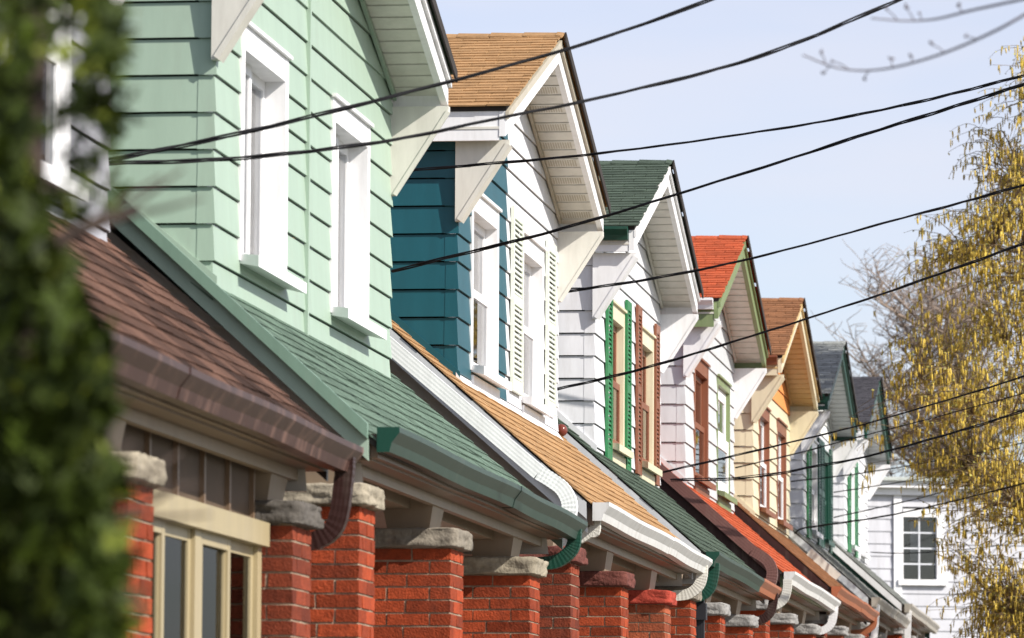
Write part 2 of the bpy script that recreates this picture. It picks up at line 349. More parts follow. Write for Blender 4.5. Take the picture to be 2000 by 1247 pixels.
    for ys, out in ((yn, -1), (yf, 1)):
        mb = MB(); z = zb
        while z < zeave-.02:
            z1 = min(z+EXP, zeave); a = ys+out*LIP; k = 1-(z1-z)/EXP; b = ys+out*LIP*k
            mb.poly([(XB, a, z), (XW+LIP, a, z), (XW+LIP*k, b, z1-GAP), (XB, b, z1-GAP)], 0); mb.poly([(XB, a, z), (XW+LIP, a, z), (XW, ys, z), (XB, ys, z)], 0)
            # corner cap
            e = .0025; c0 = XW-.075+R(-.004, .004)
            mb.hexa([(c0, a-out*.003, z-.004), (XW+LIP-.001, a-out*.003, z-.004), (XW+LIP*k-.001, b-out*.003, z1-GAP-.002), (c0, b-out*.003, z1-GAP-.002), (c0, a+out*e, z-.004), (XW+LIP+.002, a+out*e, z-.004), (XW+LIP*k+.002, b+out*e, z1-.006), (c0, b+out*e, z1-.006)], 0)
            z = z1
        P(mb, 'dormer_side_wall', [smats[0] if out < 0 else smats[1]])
    # front wall with openings
    holes = [(yc+q['y'][0], yc+q['y'][1], q['z'][0]+dz, q['z'][1]+dz) for q in H['windows']]
    mb = MB(); fr = MB(); ztop = ZR-.10; split = H.get('split'); gz = H.get('gable_z')
    def hyl(z): return min(hw, max((ztop-z)/PITCH, .01))
    z = zb; top = ztop-.02
    while z < top:
        z1 = min(z+EXP, top); cuts = {z, z1}
        for h in holes:
            for q in (h[2], h[3]):
                if z < q < z1: cuts.add(q)
        ze2 = ztop-PITCH*hw
        if z < ze2 < z1: cuts.add(ze2)
        cuts = sorted(cuts)
        for a, b in zip(cuts[:-1], cuts[1:]):
            xa = XW+LIP*(1-(a-z)/EXP); xb_ = XW+LIP*(1-(b-z)/EXP)
            ivs = [(-1, None)]; segs = []
            ed = [('L', 0)]
            hs = sorted([h for h in holes if h[2] <= a+1e-6 and h[3] >= b-1e-6])
            bounds = [None]
            for h in hs: bounds += [h[0], h[1]]
            bounds.append(None)
            for k in range(0, len(bounds), 2):
                la, ra = bounds[k], bounds[k+1]
                def pos(z_, xoff): return (yc-hyl(z_)-(xoff if hyl(z_) >= hw-1e-6 else 0), yc+hyl(z_)+(xoff if hyl(z_) >= hw-1e-6 else 0))
                A0, A1 = pos(a, xa-XW); B0, B1 = pos(b, xb_-XW)
                la0, lb0 = (A0, B0) if la is None else (la, la); ra0, rb0 = (A1, B1) if ra is None else (ra, ra)
                parts = [(la0, lb0, ra0, rb0, 0)]
                if split is not None:
                    sy = yc+split
                    if la0 < sy < ra0: parts = [(la0, lb0, sy, sy, 0), (sy, sy, ra0, rb0, 1)]
                    elif la0 >= sy: parts = [(la0, lb0, ra0, rb0, 1)]
                for (p, q, r_, s_, mi) in parts:
                    if gz is not None and a >= gz+dz-.05: mi = 2
                    bb = b-GAP if b == z1 else b; mb.poly([(xa, p, a), (xa, r_, a), (xb_, s_, bb), (xb_, q, bb)], mi)
                    if a == z: mb.poly([(xa, p, a), (xa, r_, a), (XW-.01, r_, a), (XW-.01, p, a)], mi)
        z = z1
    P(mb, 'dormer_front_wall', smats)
    if H.get('strips'):
        for s in H['strips']:
            mb = MB(); mb.box(XW+.002, XW+.026, yc+s-.018, yc+s+.018, zb, ztop-PITCH*abs(s)-.02); P(mb, 'joint_strip', H['siding'])
    # dormer inside box (dark, behind the windows)
    mb = MB(); mb.box(XW-.62, XW-.60, yn+.1, yf-.1, zb, zeave-.05); P(mb, 'room_back', DARK)
    # ---- dormer roof
    mb = MB(); x0, x1 = XB-.2, XR; ez = ZR-PITCH*he; T = .034
    for s in (-1, 1):
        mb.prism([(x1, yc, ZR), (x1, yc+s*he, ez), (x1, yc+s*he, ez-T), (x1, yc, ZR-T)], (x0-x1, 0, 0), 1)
        Ls = he*math.sqrt(1+PITCH**2)
        if s < 0: shingles(mb, (x0, yc-he-.015, ez+.006-.015*PITCH), (1, 0, 0), (0, 1, PITCH), x1-x0+.03, Ls+.01, exp=.109, tab=.285, m=0)
        else: shingles(mb, (x0, yc+he+.015, ez+.006-.015*PITCH), (1, 0, 0), (0, -1, PITCH), x1-x0+.03, Ls+.01, exp=.109, tab=.285, m=2)
    x = x0
    while x < x1+.02:
        xe = min(x+.27, x1+.035); t0 = .016+R(0, .004); t1 = .010
        for s in (-1, 1):
            w_ = .125
            mb.hexa([(x, yc, ZR+.006), (xe, yc, ZR+.006), (xe, yc+s*w_, ZR+.006-w_*PITCH), (x, yc+s*w_, ZR+.006-w_*PITCH), (x, yc, ZR+.008+t0), (xe, yc, ZR+.008+t1), (xe, yc+s*w_, ZR+.006+t1-w_*PITCH), (x, yc+s*w_, ZR+.006+t0-w_*PITCH)], 0 if s < 0 else 2)
        x += .235
    mb.prism([(x1+.037, yc, ZR+.02), (x1+.037, yc+he+.02, ez+.012), (x1+.037, yc+he+.02, ez-.055), (x1+.037, yc, ZR-.05)], (.012, 0, 0), 1)  # dark strip over the far-slope shingle ends, their shade put in as colour
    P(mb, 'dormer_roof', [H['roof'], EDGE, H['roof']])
    # rake boards
    for s in (-1, 1):
        mb = MB(); D = H.get('drake_h', .20)
        def rk(xa, xb, d0, d1, m=0, ext=0):
            ye = yc+s*(he+ext); zz = lambda d: ZR-PITCH*(he+ext)-d
            mb.prism([(xa, yc, ZR-d0), (xa, ye, zz(d0)), (xa, ye, zz(d1)), (xa, yc, ZR-d1)], (xb-xa, 0, 0), m)
        rk(XR-.045, XR-.004, T+.002, D, 0); rk(XR-.004, XR+.018, T+.003, T+.055, 1, .004)
        P(mb, 'dormer_rake', [H['drake'], H.get('drake2', H['drake'])])
    # rake soffit, strips across the slope
    for s in (-1, 1):
        mb = MB(); step = .152; L = he/math.cos(math.atan(PITCH)); n = int(L/step); cs = math.cos(math.atan(PITCH)); sn = math.sin(math.atan(PITCH)); d = .155
        for k in range(n+1):
            a = k*step+.006; b = min((k+1)*step-.006, L)
            if b <= a: continue
            pa = (yc+s*a*cs, ZR-d-a*sn); pb = (yc+s*b*cs, ZR-d-b*sn)
            mb.hexa([(XW-.02, pa[0], pa[1]), (XR-.046, pa[0], pa[1]), (XR-.046, pb[0], pb[1]+.004), (XW-.02, pb[0], pb[1]+.004), (XW-.02, pa[0], pa[1]+.014), (XR-.046, pa[0], pa[1]+.014), (XR-.046, pb[0], pb[1]+.02), (XW-.02, pb[0], pb[1]+.02)], 0)
            if H.get('vent') and k % 2 == 1:
                q = 0
                xx = XW+.05
                while xx < XR-.09:
                    c0 = a+.02; c1 = b-.02; qa = (yc+s*c0*cs, ZR-d-c0*sn-.0005+.0008); qb = (yc+s*c1*cs, ZR-d-c1*sn+.003)
                    mb.hexa([(xx, qa[0], qa[1]-.003), (xx+.009, qa[0], qa[1]-.003), (xx+.009, qb[0], qb[1]-.003), (xx, qb[0], qb[1]-.003), (xx, qa[0], qa[1]+.004), (xx+.009, qa[0], qa[1]+.004), (xx+.009, qb[0], qb[1]+.004), (xx, qb[0], qb[1]+.004)], 1); xx += .018
        # frieze moulding where the soffit meets the wall
        mb.prism([(XW+.015, yc, ZR-d-.04), (XW+.015, yc+s*hw, ZR-d-.04-PITCH*hw), (XW+.015, yc+s*hw, ZR-d-.001-PITCH*hw), (XW+.015, yc, ZR-d-.001)], (.02, 0, 0), 2)
        P(mb, 'rake_soffit', [H['soffit'], TAUPE, H.get('frieze', H['soffit'])])
    # eave fascia and soffit on both sides, dormer gutter
    for s in (-1, 1):
        mb = MB(); yy = yc+s*(he-.035); fh = H.get('efas_h', .17); zf = ez-T-.001; ya, yb = sorted((yy, yy+s*.03)); mb.box(XB, XR-.047, ya, yb, zf-fh, zf+.008)
        ya, yb = sorted((yc+s*(hw-.02), yy)); mb.box(XB, XW+.01, ya, yb, zf-fh+.02, zf-fh+.035)
        P(mb, 'eave_fascia', H.get('efas', H['drake']))
    if H.get('dgutter'):
        mb = MB(); kgutter(mb, (XB, yc-he+.005, ez-.01), (XR-.05, yc-he+.005, ez-.01), (0, -1, 0), h=.105, wd=.10); P(mb, 'dormer_gutter', H['dgutter'])
    # bracket panels at the two eaves
    for s in (-1, 1):
        mb = MB(); yo = yc+s*(hw+.055); yi = yc+s*(hw-.012); zt = ez-.21; bd = H.get('brk', .53); tip = .035
        pl = [(XW-.005, zt), (XR+.01, zt), (XR+.01, zt-tip), (XW+.03, zt-bd), (XW-.005, zt-bd)]
        mb.prism([(p[0], yi, p[1]) for p in pl], (0, yo-yi, 0), 0)
        # raised edge on the slanting side
        e0 = Vector((XR+.01, 0, zt-tip)); e1 = Vector((XW+.03, 0, zt-bd)); dn = Vector((.75, 0, -.55)).normalized()*.014
        ya, yb = yo+s*.008, yi-s*.008
        mb.hexa([(e0.x, ya, e0.z), (e1.x, ya, e1.z), ((e1-dn*2).x, ya, (e1-dn*2).z), ((e0-dn*2).x, ya, (e0-dn*2).z), ((e0+dn).x, yb, (e0+dn).z), ((e1+dn).x, yb, (e1+dn).z), ((e1-dn).x, yb, (e1-dn).z), ((e0-dn).x, yb, (e0-dn).z)], 0)
        P(mb, 'eave_bracket', H.get('bracket', H['drake']))
    # ---- windows
    for q in H['windows']: window(root, yc, dz, q)
    # base flashing where the dormer meets the roof
    mb = MB(); mb.hexa([(XW+.004, yn-.03, rz(XW)-.02), (XW+.05, yn-.03, rz(XW+.05)+.012), (XW+.05, yf+.03, rz(XW+.05)+.012), (XW+.004, yf+.03, rz(XW)-.02), (XW+.004, yn-.03, rz(XW)+.04), (XW+.055, yn-.03, rz(XW+.055)+.018), (XW+.055, yf+.03, rz(XW+.055)+.018), (XW+.004, yf+.03, rz(XW)+.04)])
    if H.get('flash_front'): P(mb, 'flashing', H['flash_front'])
    mb = MB(); k = yn-LIP; mb.hexa([(XW+.03, k-.012, rz(XW+.03)-.01), (XB, k-.012, rz(XB)-.01), (XB, k-.012, rz(XB)+.07), (XW+.03, k-.012, rz(XW+.03)+.07), (XW+.03, k+.004, rz(XW+.03)-.01), (XB, k+.004, rz(XB)-.01), (XB, k+.004, rz(XB)+.07), (XW+.03, k+.004, rz(XW+.03)+.07)])
    P(mb, 'step_flashing', H.get('flash', H['siding']))
    # ---- pillars
    for k, (py, pz, st, br) in enumerate(H['pillars']):
        pillar(root, -3.90, py, pz+dz, zg-.2, STONES[st], BRICKS[br], seed=i*5+k)
        mb = MB(); t0 = .17
        mb.hexa([(-4.02, py-t0, pz+dz-.002), (-3.80, py-t0, pz+dz-.002), (-3.80, py+t0, pz+dz-.002), (-4.02, py+t0, pz+dz-.002), (-4.05, py-t0-.03, zs-.003), (-3.77, py-t0-.03, zs-.003), (-3.77, py+t0+.03, zs-.003), (-4.05, py+t0+.03, zs-.003)])
        P(mb, 'beam_end', H.get('beam', BEAMW))
    return root

def window(root, yc, dz, q):
    y0, y1 = yc+q['y'][0], yc+q['y'][1]; z0, z1 = q['z'][0]+dz, q['z'][1]+dz; t = q.get('t', .085); dep = q.get('dep', .05); pr = q.get('proud', .016)
    mb = MB(); X0 = XW-.03; X1 = XW+pr
    mb.box(X0, X1, y0, y0+t, z0, z1); mb.box(X0, X1, y1-t, y1, z0, z1); mb.box(X0, X1-.002, y0+t, y1-t, z1-t*1.5, z1)
    mb.box(X0, X1+.02, y0-.01, y1+.01, z1, z1+.02)             # head drip cap
    j = .012; a, b, c, d = y0+t-j, y1-t+j, z0+.04, z1-t*1.5+j
    mb.box(XW-dep, X0, a-.02, a+j, c, d); mb.box(XW-dep, X0, b-j, b+.02, c, d); mb.box(XW-dep, X0, a, b, d-j, d+.02)
    frame = mb.build('window', q['frame'], root)
    if q.get('label'): frame['label'] = q['label']
    # sill
    mb = MB(); s = q.get('sill', .075); mb.hexa([(XW-dep, y0+t-.01, z0+.01), (X1+s, y0-.03, z0-.035), (X1+s, y1+.03, z0-.035), (XW-dep, y1-t+.01, z0+.01), (XW-dep, y0+t-.01, z0+.05), (X1+s, y0-.03, z0+.022), (X1+s, y1+.03, z0+.022), (XW-dep, y1-t+.01, z0+.05)])
    mb.build('sill', q.get('sillm', q['frame']), frame)
    if q.get('apron'):
        mb = MB(); mb.box(XW+.004, XW+.03, y0+.02, y1-.02, z0-.25, z0-.034); mb.build('apron', q.get('apronm', q['frame']), frame)
    # sash and glass
    mb = MB(); xs0, xs1 = XW-dep, XW-dep+.035; f = q.get('f', .055); ia, ib, ic, id_ = a+j, b-j, c, d-j
    sm = q.get('sash', q['frame'])
    def ring(x0, x1, ya, yb, za, zb):
        mb.box(x0, x1, ya, ya+f, za, zb); mb.box(x0, x1, yb-f, yb, za, zb); mb.box(x0, x1-.001, ya+f, yb-f, za, za+f); mb.box(x0, x1-.001, ya+f, yb-f, zb-f, zb)
    panes = []
    if q.get('slide'):
        ym = (ia+ib)/2; ring(xs0, xs1, ia, ym+.03, ic, id_); ring(xs0-.03, xs1-.03, ym-.03, ib, ic, id_); panes = [(xs0+.02, ia+f, ym+.03-f, ic+f, id_-f), (xs0-.01, ym-.03+f, ib-f, ic+f, id_-f)]
    else:
        zm = (ic+id_)/2; ring(xs0-.03, xs1-.03, ia, ib, zm-.02, id_); ring(xs0, xs1, ia, ib, ic, zm+.03); panes = [(xs0-.01, ia+f, ib-f, zm-.02+f, id_-f), (xs0+.02, ia+f, ib-f, ic+f, zm+.03-f)]
    mb.build('sash', sm, frame)
    for (x, pa, pb, pc, pd) in panes:
        mb = MB(); mb.box(x-.003, x+.003, pa-.01, pb+.01, pc-.01, pd+.01); mb.build('pane', GLASS, frame)
    # curtain folds behind the glass
    cm = q.get('curtain', CURTAIN)
    if cm is not None:
        mb = MB(); n = 60; k = len(mb.v)
        for zz in (ic, id_):
            for i in range(n+1):
                y = ia+(ib-ia)*i/n; mb.pts([(XW-dep-.09+.014*math.sin(i*1.1+.4*math.sin(i*.37)), y, zz)])
        for i in range(n): mb.face((k+i, k+i+1, k+n+1+i+1, k+n+1+i))
        mb.build('curtain', cm, frame)
    for sh in q.get('shutters', []):
        mb = MB(); louvre_shutter(mb, XW, yc+sh[0], yc+sh[1], z0+sh[2], z1+sh[3]); mb.build('shutter', sh[4], frame)

W = lambda y, frame, **k: dict(y=y, z=k.pop('z', (4.23, 5.43)), frame=frame, **k)
HOUSES = [
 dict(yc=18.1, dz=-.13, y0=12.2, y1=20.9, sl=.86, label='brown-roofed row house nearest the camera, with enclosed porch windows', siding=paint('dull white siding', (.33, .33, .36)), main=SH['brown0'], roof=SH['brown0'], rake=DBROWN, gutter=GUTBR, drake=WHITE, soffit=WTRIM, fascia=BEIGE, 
      windows=[W((-2.0, -.7), WHITE), W((.6, 1.8), WHITE)], pillars=[(14.0, 2.93, 'grey', 0), (17.10, 2.93, 'beige', 0), (20.36, 2.95, 'dark', 1)]),
 dict(yc=25.72, dz=0, sl=.845, rake_sl=.91, y0=21.95, y1=29.08, hw=2.68, he=2.75, label='row house with mint green siding and mint green roof shingles', siding=GREEN, main=SH['green1'], roof=SH['green1'], rake=GTRIM, rake2=GREEN, rake_t=.08, rake_h=.18, rake_up=.012, roof_drop=.05, gutter=GGUT, gcap=DGREEN, drake=WHITE, drake2=WHITE, soffit=WTRIM, frieze=GREEN, strips=[-.17], bracket=WTRIM,
      windows=[W((-2.05, -.76), WHITE, slide=True, dep=.10, sill=.10), W((.60, 1.86), WHITE, slide=True, dep=.10, sill=.10)], pillars=[(22.04, 3.0, 'beige', 0), (24.87, 2.95, 'taupe', 0), (27.95, 2.95, 'beige', 0)]),
 dict(yc=33.70, dz=.15, y0=30.27, y1=37.06, label='tan-roofed row house, its dormer half dark teal and half white', siding=TEAL, siding2=WSID, split=-.25, flash_front=WHITE, main=SH['tan'], roof=SH['tan'], rake=GSID, rake_far=WSID, gutter=WGUT, drake=WHITE, drake2=TAUPE, soffit=WTRIM, vent=True, frieze=TAUPE, efas=WHITE, efas_h=.19, bracket=WTRIM,
      windows=[W((-2.0, -.70), WHITE, apron=True, sill=.09, dep=.075), W((.52, 1.72), WHITE, apron=True, dep=.075, shutters=[(-.10, .44, .02, .12, PALEG), (1.80, 2.3, .02, .10, PALEG)])], pillars=[(29.86, 2.96, 'red', 1), (32.6, 2.93, 'red', 0), (35.4, 2.92, 'paint', 2)]),
 dict(yc=41.15, dz=.21, y0=37.70, y1=43.66, hw=2.5, he=2.62, label='white row house with dark green roofs, one pair of green shutters and one brown', siding=WSID, main=SH['dkgreen'], roof=SH['dkgreen'], rake=GSID, gutter=GGUT, gcap=DGREEN, gutter2=COPPER, drake=WHITE, soffit=WTRIM, dgutter=DGREEN, bracket=WHITE,
      windows=[W((-1.42, -.42), CREAM, sash=BROWN, apron=True, curtain=CURTG, shutters=[(-1.82, -1.47, -.12, .15, BGREEN), (-.40, -.07, -.18, .12, BGREEN)]), W((.78, 1.90), CREAM, sash=BROWN, apron=True, curtain=CURTG, shutters=[(.42, .76, -.1, .16, BROWN), (1.92, 2.24, -.1, .14, BROWN)])], pillars=[(37.3, 2.97, 'taupe', 0), (39.75, 2.94, 'grey', 0), (42.45, 2.94, 'grey', 0)]),
 dict(yc=48.5, dz=.40, y0=45.3, y1=51.45, label='pale grey row house with bright orange roof and olive green gable trim', siding=GSID, siding2=GSID, main=SH['orange'], roof=SH['orange'], rake=DBROWN, rake2=DBROWN, rake_h=.28, gutter=WGUT, drake=OLIVE, drake2=OLIVE, soffit=WTRIM, dgutter=WHITE, efas=OLIVE, efas_h=.24, bracket=WHITE, fascia=OLIVE,
      windows=[W((-1.72, -.32), BROWN, apron=True, curtain=CURTG), W((.66, 2.05), OLIVE, sash=WHITE, t=.05, dep=.03, f=.12, apron=True)], pillars=[(44.2, 2.96, 'grey', 0), (47.0, 2.93, 'grey', 0), (50.0, 2.93, 'grey', 0)]),
 dict(yc=56.0, dz=.53, y0=51.6, y1=58.2, label='cream row house with orange boards in its gable and a rust brown roof', siding=CREAM, gable=ORSID, gable_z=5.55, main=SH['brown5'], roof=SH['brown5'], rake=DBROWN, gutter=COPPER, drake=CREAM, drake2=TANSOF, soffit=TANSOF, dgutter=BROWN, bracket=CREAM, efas_h=.19,
      windows=[W((-1.82, -.45), BROWN, sash=WHITE), W((.66, 1.98), BROWN, sash=WHITE, curtain=CURTG)], pillars=[(51.6, 2.96, 'grey', 1), (54.3, 2.93, 'grey', 2), (57.1, 2.93, 'grey', 0)]),
 dict(yc=63.2, dz=.69, y0=58.45, y1=65.1, label='white row house with grey dormer roof, dark green gutter and tall green-trimmed windows', siding=WSID, gable=WEATH, gable_z=5.5, main=SH['grey'], roof=SH['grey'], rake=GSID, gutter=GREYGUT, drake=DGREEN, soffit=GSID, dgutter=DGREEN, efas=DGREEN, bracket=WHITE,
      windows=[W((-1.35, -.15), WHITE, curtain=CURTG, shutters=[(-1.95, -1.4, -.1, .1, BGREEN), (-.12, .4, -.1, .1, DGREEN)]), W((.95, 2.0), DGREEN, sash=DGREEN, curtain=CURTG, shutters=[(.45, .93, -.1, .1, DGREEN), (2.02, 2.45, -.1, .1, DGREEN)])], pillars=[(58.6, 2.96, 'grey', 0), (61.3, 2.93, 'grey', 0), (64.3, 2.93, 'grey', 0)]),
 dict(yc=70.95, dz=.89, y0=65.6, y1=73.2, label='farthest white row house with slate purple dormer roof, behind the yellow catkins', siding=WSID, main=SH['grey'], roof=SH['purple'], rake=WHITE, rake2=DGREEN, rake_h=.28, gutter=GREYGUT, drake=DGREEN, soffit=GSID, efas=WHITE, bracket=WHITE,
      windows=[W((-1.5, -.5), WHITE, shutters=[(-2.0, -1.52, -.1, .1, BGREEN), (-.48, .0, -.1, .1, BGREEN)]), W((.9, 1.9), WHITE)], pillars=[(65.9, 2.96, 'grey', 0), (68.7, 2.93, 'grey', 0), (72.0, 2.93, 'grey', 0)]),
]
ROOTS = [house(i, H) for i, H in enumerate(HOUSES)]

# ---------------------------------------------------------------- downspouts and elbows
def spout(i, mb, mat): return mb.build('downspout', mat, ROOTS[i])
def hook(i, y, mat, xs=-3.57, run=.5, down=.12, wd=.08, drop2=.04):
    z = 3.15+HOUSES[i]['dz']
    P = [(xs, y, z+.03), (xs-.005, y, z-.06), (xs-.035, y, z-down*.85), (xs-.11, y, z-down-.03), (xs-.22, y, z-down-.045)]
    mb = elbow(P, wd, .065); e = Vector(P[-1]); mb.sweep([e, e+Vector((-run, 0, -drop2))], rect(wd*.95, .07), upv=(0, 1, 0)); return spout(i, mb, mat)
hook(0, 20.8, DBROWN, run=.1, down=.30); hook(1, 28.95, DGREEN, run=.6, down=.14); hook(2, 30.42, WTRIM, xs=-3.62, run=.4, down=.08, wd=.065)
hook(2, 36.9, WTRIM, run=.6, down=.16); hook(3, 37.85, DGREEN, run=.3, down=.2); hook(3, 43.5, DBROWN, run=.5, down=.18); hook(4, 45.1, WTRIM, run=.2, down=.18); hook(4, 51.3, WHITE, run=.3, down=.2)
hook(5, 58.1, COPPER, run=.4); hook(6, 58.6, WHITE, run=.1, down=.45); hook(7, 65.75, WHITE, run=.1, down=.6)
# black downpipe at the dark green house
mb = MB(); mb.sweep([(-3.70, 37.95, 3.12), (-3.70, 37.95, .6)], rect(.085, .07), upv=(0, 1, 0)); mb.box(-3.76, -3.64, 37.89, 38.01, 2.95, 3.08); spout(3, mb, M('black metal', (.02, .02, .024), .5))
# long white downspout lying along the far edge of the mint green roof
def roof_spout(i, y, xa, xb, base, mat, wd=.09, lift=.075, ydrop=0):
    P = []; dzb = HOUSES[base]['dz']; slb = HOUSES[base].get('sl', .88); z = lambda x: roofz(x, slb)+dzb+lift
    p0 = Vector((xa, y, z(xa))); p1 = Vector((xb-.20, y, z(xb-.20)))
    mb = MB(); mb.sweep([p0, p1], rect(wd, .085), upv=(0, 1, 0))
    P = [p1+Vector((dx, 0, dzz)) for dx, dzz in ((0, 0), (.075, -.045), (.145, -.10), (.185, -.18), (.18, -.27), (.15, -.36))]
    path = smooth_path(P, 7); mb.sweep(path, rect(wd, .085), upv=(0, 1, 0), scales=[1.01 if k % 2 else .97 for k in range(len(path))]); return spout(i, mb, mat)
roof_spout(2, 29.2, -4.95, -3.62, 1, WHITE, lift=.12)
roof_spout(4, 44.85, -4.9, -3.68, 3, paint('brown pink downspout', (.15, .07, .06)), wd=.10, lift=.16)
mb = MB(); p = [Vector((x, 58.1, roofz(x)+.53+.06)) for x in (-4.35, -4.0)]; mb.sweep(p, rect(.12, .08), upv=(0, 1, 0)); spout(6, mb, WTRIM)

# ---------------------------------------------------------------- enclosed porch of the nearest house
r0 = ROOTS[0]; PX = -3.80
mb = MB(); ya, yb = 17.42, 20.08; z0_, z1_ = .9, 2.62
mb.box(PX-.06, PX, ya, ya+.09, z0_, z1_); mb.box(PX-.06, PX, yb-.09, yb, z0_, z1_); mb.box(PX-.06, PX+.03, ya-.02, yb+.02, z1_, z1_+.1); mb.box(PX-.06, PX, ya, yb, z0_-.08, z0_); mb.box(PX-.06, PX-.002, (ya+yb)/2-.06, (ya+yb)/2+.06, z0_, z1_)
PCREAM = paint('aged cream paint', (.34, .28, .165), sa=.3); pw = mb.build('porch_window', PCREAM, r0)
mb = MB(); f = .05
for a, b in ((ya+.09, (ya+yb)/2-.06), ((ya+yb)/2+.06, yb-.09)):
    ym = (a+b)/2
    for (p, q, xx) in ((a, ym+.03, PX-.036), (ym-.03, b, PX-.05)):
        mb.box(xx, xx+.03, p, p+f, z0_, z1_); mb.box(xx, xx+.03, q-f, q, z0_, z1_); mb.box(xx, xx+.029, p+f, q-f, z1_-f, z1_)
mb.build('sash', PCREAM, pw)
mb = MB(); mb.box(PX-.034, PX-.030, ya+.1, yb-.1, z0_, z1_); mb.build('pane', DIMGLASS, pw)
mb = MB(); k = 0
for zz in (z0_, z1_):
    for i in range(81): mb.pts([(PX-.13+.02*math.sin(i*.9), ya+.1+(yb-ya-.2)*i/80, zz)])
for i in range(80): mb.face((i, i+1, 82+i, 81+i))
mb.build('curtain', CURTG, pw)
mb = MB(); mb.box(PX-.09, PX-.05, ya-.1, yb+.15, 2.72, 2.98, 0)
for k in range(6):
    y = ya+.02+k*(yb-ya-.04)/5; mb.box(PX-.05, PX-.03, y-.014, y+.014, 2.722, 2.975, 1)
mb.build('transom_panel', [M('dark brown boards', (.085, .058, .038), .7, noise=.2), BEIGE], r0)
mb = MB(); mb.box(PX-.3, PX-.01, 12.9, yb+.1, .2, .82); mb.build('porch_parapet', BRICKS[0], r0)

# ---------------------------------------------------------------- small things on the houses
mb = MB(); c = Vector((-4.70, 36.75, 4.30)); N = 12
import bmesh
bm = bmesh.new(); bmesh.ops.create_uvsphere(bm, u_segments=14, v_segments=9, radius=.05); me = bpy.data.meshes.new('ball_insulator')
bm.to_mesh(me); bm.free()
for v in me.vertices: v.co += atx(1096, 841, -4.66)-ROOTLOC[ROOTS[3].name]
me.materials.append(paint('brown glazed insulator', (.13, .03, .02), rough=.15)); me.polygons.foreach_set('use_smooth', [True]*len(me.polygons))
o = bpy.data.objects.new('cable_insulator', me); COL.objects.link(o); o.parent = ROOTS[3]

# ---------------------------------------------------------------- cables
def cable(pts, label, r=.0075, pitch=1.15, strands=3, spread=1.0):
    "twisted overhead service cable through world points"
    e = (pts[-1]-pts[-2]).normalized(); pts = pts+[pts[-1]+e*3+Vector((0, 0, .12)), pts[-1]+e*7+Vector((0, 0, .6))]
    r *= .66; path = smooth_path(pts, 40); mb = MB(); s = 0; L = [0]
    for a, b in zip(path[:-1], path[1:]): s += (b-a).length; L.append(s)
    ph = R(0, 6); sag = R(0, 9)
    for k in range(strands):
        pp = []
        for i, p in enumerate(path):
            t = (path[min(i+1, len(path)-1)]-path[max(i-1, 0)]).normalized(); a = t.cross(Vector((0, 0, 1))).normalized(); b = a.cross(t)
            an = ph+2*math.pi*(k/strands+L[i]/pitch+.25*math.sin(L[i]*.9+sag)); rr = r*spread*(1.05+.5*math.sin(L[i]*1.7+k))
            pp.append(p+a*math.cos(an)*rr+b*math.sin(an)*rr)
        mb.tube(pp, r*(1 if k else .8), 6)
    o = mb.build('service_cable', RUBBER, smooth=True); tag(o, label, 'cable', 'overhead service cables'); return o
def cpts(uv, ya, yb):
    u0, u1 = uv[0][0], uv[-1][0]; return [at(u, v, ya+(yb-ya)*(u-u0)/(u1-u0)) for u, v in uv]
cable(cpts([(190, 318), (465, 262), (740, 195), (1100, 98), (1390, 0), (1600, -80)], 21.6, 23), 'upper of two twisted cables rising from the near end of the mint green roof', r=.0085)
cable(cpts([(190, 320), (470, 309), (740, 278), (990, 228), (1200, 185), (1500, 105), (1755, 0), (1950, -85)], 21.6, 23.5), 'lower of two twisted cables rising from the near end of the mint green roof', r=.0078)
cable(cpts([(770, 336), (900, 325), (1150, 302), (1400, 270), (1700, 220), (2000, 148), (2200, 95)], 30.75, 29.6), 'twisted cable leaving the top of the dark teal wall beneath its eave', r=.0072)
cable(cpts([(765, 530), (900, 497), (1070, 455), (1250, 402), (1480, 330), (1700, 260), (2000, 165), (2200, 100)], 30.75, 29.6), 'twisted cable leaving the middle of the dark teal wall', r=.0085)
cable(cpts([(1110, 570), (1300, 540), (1500, 497), (1750, 430), (2000, 362), (2200, 305)], 38.3, 37.5), 'twisted cable leaving the white wall under the dark green dormer roof', r=.0085)
cable(cpts([(1083, 762), (1250, 722), (1490, 650), (1600, 615), (1800, 548), (2000, 475), (2200, 400)], 38.2, 37.5), 'twisted cable crossing the green-shuttered window', r=.0085)
cable(cpts([(1294, 923), (1424, 893), (1569, 858), (1680, 831), (1840, 785), (2000, 735), (2200, 668)], 44.7, 44), 'upper of two cables leaving the dark brown edge of the orange roof', r=.0075)
cable(cpts([(1436, 914), (1560, 885), (1680, 853), (1840, 812), (2000, 768), (2200, 708)], 53, 52), 'thin cable starting at the near corner of the cream house', r=.006)
cable(cpts([(1310, 938), (1420, 936), (1520, 925), (1600, 909), (1680, 895), (1840, 852), (2000, 802), (2200, 735)], 44.7, 44), 'lower of two cables leaving the dark brown roof edge, its strands apart', r=.0085, spread=1.5, pitch=1.3)
cable(cpts([(1545, 941), (1680, 925), (1840, 898), (2000, 865), (2200, 815)], 59.8, 58.5), 'thin cable leaving the white corner just past the cream house', r=.006)
cable(cpts([(1551, 1042), (1570, 1032), (1640, 1022), (1720, 1010), (1820, 989), (1930, 962), (2000, 945), (2200, 890)], 58.4, 56), 'sagging cable fixed low beside the cream house, passing over the far white house', r=.0085)
cable(cpts([(1628, 1011), (1742, 986), (1820, 967), (2000, 915), (2200, 850)], 65.6, 66), 'thin cable in front of the far white house just above its window head', r=.007)
cable(cpts([(1628, 962), (1740, 945), (1860, 925), (2000, 898), (2200, 850)], 66, 66), 'thin cable under the farthest gable along the white cornice', r=.006)
